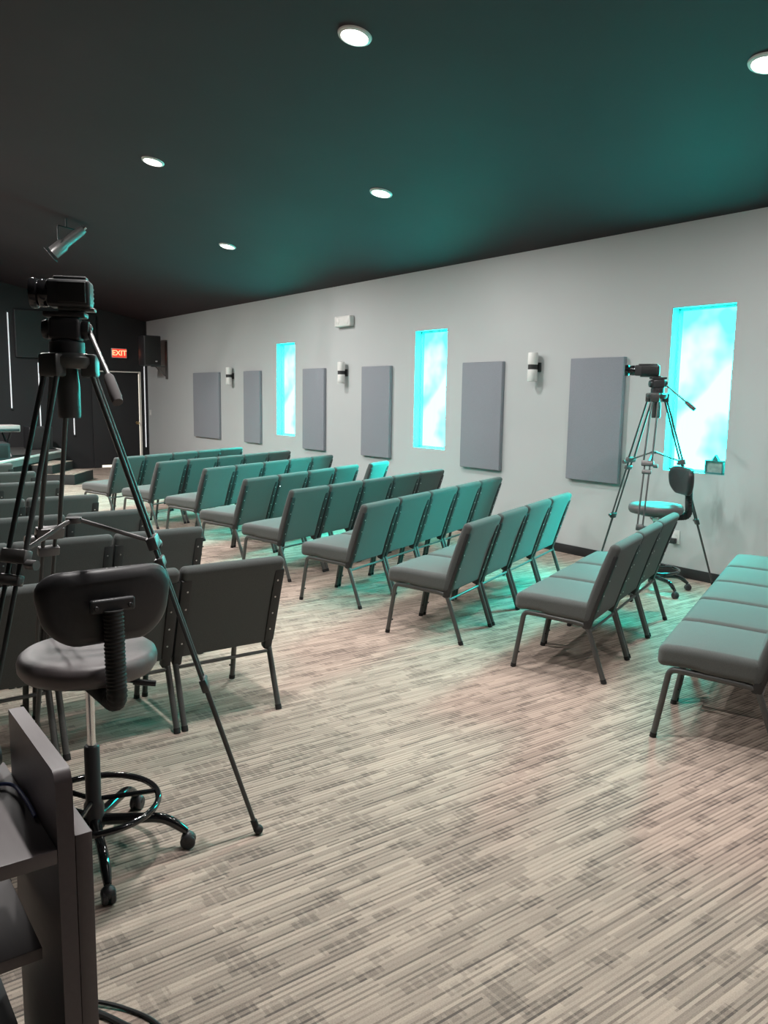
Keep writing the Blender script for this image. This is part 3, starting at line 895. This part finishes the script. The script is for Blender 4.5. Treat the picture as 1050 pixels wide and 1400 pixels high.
def camcorder(label, c, fwd, long):
    f = Vector(fwd); f.z = 0; ang = math.atan2(f.y, f.x)
    t = thing('video_camera', label, 'video camera', c, ang, 'video cameras on tripods')
    L = long
    bm = bmesh.new(); rbox(bm, (L * .66, .085, .088), .014, c=(-L * .14, 0, .046), n=3, m=2)
    rbox(bm, (L * .50, .05, .014), .006, c=(-L * .16, 0, .094), n=2, m=2); finish(bm, 'body', M['plast'], t)
    bm = bmesh.new()
    lathe(bm, [(0, 0), (.040, 0), (.043, .010), (.043, .03), (.040, .034), (.040, L * .16), (.047, L * .18), (.049, L * .24), (.047, L * .28), (.041, L * .28), (.039, L * .20), (0, L * .18)], mat=Matrix.Translation((L * .16, 0, .046)) @ look((1, 0, 0)), n=32)
    finish(bm, 'lens_barrel', M['gloss'], t)
    bm = bmesh.new(); lathe(bm, [(0, 0), (.038, 0), (.036, .004), (0, .009)], mat=Matrix.Translation((L * .35, 0, .046)) @ look((1, 0, 0)), n=24); finish(bm, 'lens', M['lens'], t)
    for s in (-1, 1):
        bm = bmesh.new(); rbox(bm, (L * .42, .012, .066), .004, c=(-L * .20, s * .047, .048), n=2, m=2); finish(bm, 'side_screen', M['screen'], t)
    bm = bmesh.new()
    for k in range(4): rbox(bm, (.012, .016, .007), .003, c=(-L * .44, -.038, .025 + .014 * k), n=2, m=1)
    finish(bm, 'button', M['grey_metal'], t)
    bm = bmesh.new(); rbox(bm, (L * .55, .05, .012), .004, c=(-L * .24, 0, -.003), n=2, m=1); finish(bm, 'mounting_plate', M['grey_metal'], t)
    return t

TA = math.atan2(2.516 - 2.789, 1.309 - .765)
tripod('tall dark twin-tube tripod standing over the stool at left foreground', (.765, 2.789, 0), TA, .607, 1.690,
       ((.825, 2.762, 1.812), (.832, 2.59, 1.658), (.832, 2.506, 1.575)))
camcorder('dark camcorder mounted on the near tripod at left', (.752, 2.790, 1.872), (-.90, .43, 0), .205)
tripod('tall dark twin-tube tripod by the nearest window and grey panel', (5.955, 4.20, 0), R2D(-35), .60, 1.640,
       ((5.994, 4.167, 1.76), (6.004, 3.96, 1.61), (6.009, 3.875, 1.546)))
camcorder('dark long-lensed camera on the far tripod beside the nearest window', (5.878, 4.312, 1.819), (-.57, .82, 0), .31)

# ------------------------------------------------------------------ desk at the lower left
t = thing('control_desk', 'espresso black laminate desk cut off by the lower left corner', 'desk', (0, 1.555, 0))
bm = bmesh.new(); box(bm, (-.30, .235, .705), (1.344, .47, .03), bev=.002); finish(bm, 'desktop', M['laminate'], t)
bm = bmesh.new()
pr = [(0, 0), (.395, 0), (.395, .876), (.020, .876), (.008, .868), (0, .850)]
a = [bm.verts.new((.3725, y, z)) for y, z in pr]; b = [bm.verts.new((.405, y, z)) for y, z in pr]
bm.faces.new(a); bm.faces.new(list(reversed(b)))
for i in range(len(pr)): bm.faces.new((a[i], b[i], b[(i + 1) % len(pr)], a[(i + 1) % len(pr)]))
finish(bm, 'side_panel', M['laminate'], t)
bm = bmesh.new(); box(bm, (.4225, .20, .369), (.033, .40, .738), bev=.002); finish(bm, 'outer_panel', M['laminate'], t)
bm = bmesh.new(); box(bm, (-.99, .235, .36), (.033, .47, .72), bev=.002); finish(bm, 'side_panel', M['laminate'], t)
bm = bmesh.new(); box(bm, (-.315, .19, .487), (1.32, .30, .026), bev=.002); finish(bm, 'shelf', M['laminate'], t)
bm = bmesh.new(); box(bm, (-.365, .45, .345), (1.23, .016, .69)); finish(bm, 'back_panel', M['laminate'], t)
bm = bmesh.new(); box(bm, (-.325, .22, .10), (1.31, .40, .20), bev=.002); finish(bm, 'plinth', M['black_door'], t)
bm = bmesh.new(); tube(bm, [(.250, .04, .497), (.250, .04, .69)], .004, 6); finish(bm, 'shelf_rail', M['bracket'], t)

def cable(name, pts, r, mat, label, cat='cable', group=None):
    bm = bmesh.new(); tube(bm, smooth_path(pts, 8), r, 8)
    return tag(finish(bm, name, mat), label, cat, group)
zt = .7255
cable('network_cable', [(.02, 1.80, zt), (.18, 1.885, zt), (.29, 1.90, zt), (.352, 1.87, zt + .006), (.364, 1.78, zt + .008), (.366, 1.70, zt)], .0042, M['blue'], 'blue cable lying across the desktop beside the raised side panel')
cable('desk_cable', [(.0, 1.955, zt + .001), (.10, 1.965, zt + .002), (.16, 2.005, zt + .004), (.19, 2.015, zt + .006), (.19, 1.99, zt + .002), (.13, 1.98, zt + .002), (.06, 2.0, zt + .002)], .005, M['cable'], 'black cable bunched at the back of the desktop')
t = thing('headset', 'dark headset with a grey band on the back of the desk', 'headset', (.285, 1.99, zt + .002))
bm = bmesh.new(); tube(bm, [(.06 * math.cos(R2D(a)), -.005 + .02 * math.sin(R2D(a)), .03 + .075 * math.sin(R2D(a))) for a in range(0, 181, 12)], .006, 8); finish(bm, 'band', M['greycab'], t)
for s in (-1, 1):
    bm = bmesh.new(); lathe(bm, [(0, -.014), (.022, -.014), (.028, -.006), (.028, .006), (.022, .014), (0, .014)], mat=Matrix.Translation((s * .058, -.005, .03)) @ look((1, 0, 0)), n=20); finish(bm, 'ear_cup', M['plast'], t)
zf = .006
cable('floor_cable', [(.42, 2.12, zf), (.50, 2.06, zf), (.57, 1.99, zf + .004), (.62, 1.93, zf), (.66, 1.85, zf), (.67, 1.75, zf), (.62, 1.62, zf)], .0055, M['cable'], 'thin black cable curling out farthest from the desk across the carpet', group='cables on the carpet')
cable('floor_cable', [(.44, 2.08, zf), (.53, 1.99, zf + .002), (.585, 1.90, zf), (.62, 1.80, zf), (.58, 1.66, zf)], .0085, M['cable'], 'thick black cable on the carpet right beside the desk panel', group='cables on the carpet')
cable('floor_cable', [(.10, 2.0, zf), (.20, 1.90, zf), (.28, 1.80, zf + .003), (.31, 1.70, zf), (.33, 1.55, zf)], .006, M['cable'], 'black cable on the carpet underneath the desk shelf', group='cables on the carpet')

# ------------------------------------------------------------------ world, camera, output
w = bpy.data.worlds.new('dark_outside'); SC.world = w; w.use_nodes = True
w.node_tree.nodes['Background'].inputs[0].default_value = (.05, .06, .07, 1)
w.node_tree.nodes['Background'].inputs[1].default_value = .2
cam = bpy.data.cameras.new('camera'); co = bpy.data.objects.new('camera', cam); COL.objects.link(co)
cam.sensor_fit = 'HORIZONTAL'; cam.sensor_width = 36; cam.lens = 1109 / 1050 * 36
cam.clip_start = .05
Rm = Matrix(((0.80508109, 0.07038851, -0.58897359), (-0.59297437, 0.12066077, -0.79612962), (0.01502762, 0.99019515, 0.13888029)))
co.matrix_world = Matrix.Translation((0, 0, 1.6)) @ Rm.to_4x4()
SC.camera = co
SC.view_settings.view_transform = 'Standard'; SC.view_settings.look = 'None'
SC.view_settings.gamma = 1; SC.view_settings.use_curve_mapping = False
SC.view_settings.exposure = 0.0
SC.cycles.use_denoising = True
SC.cycles.max_bounces = 8; SC.cycles.diffuse_bounces = 5
SC.cycles.sample_clamp_indirect = 6
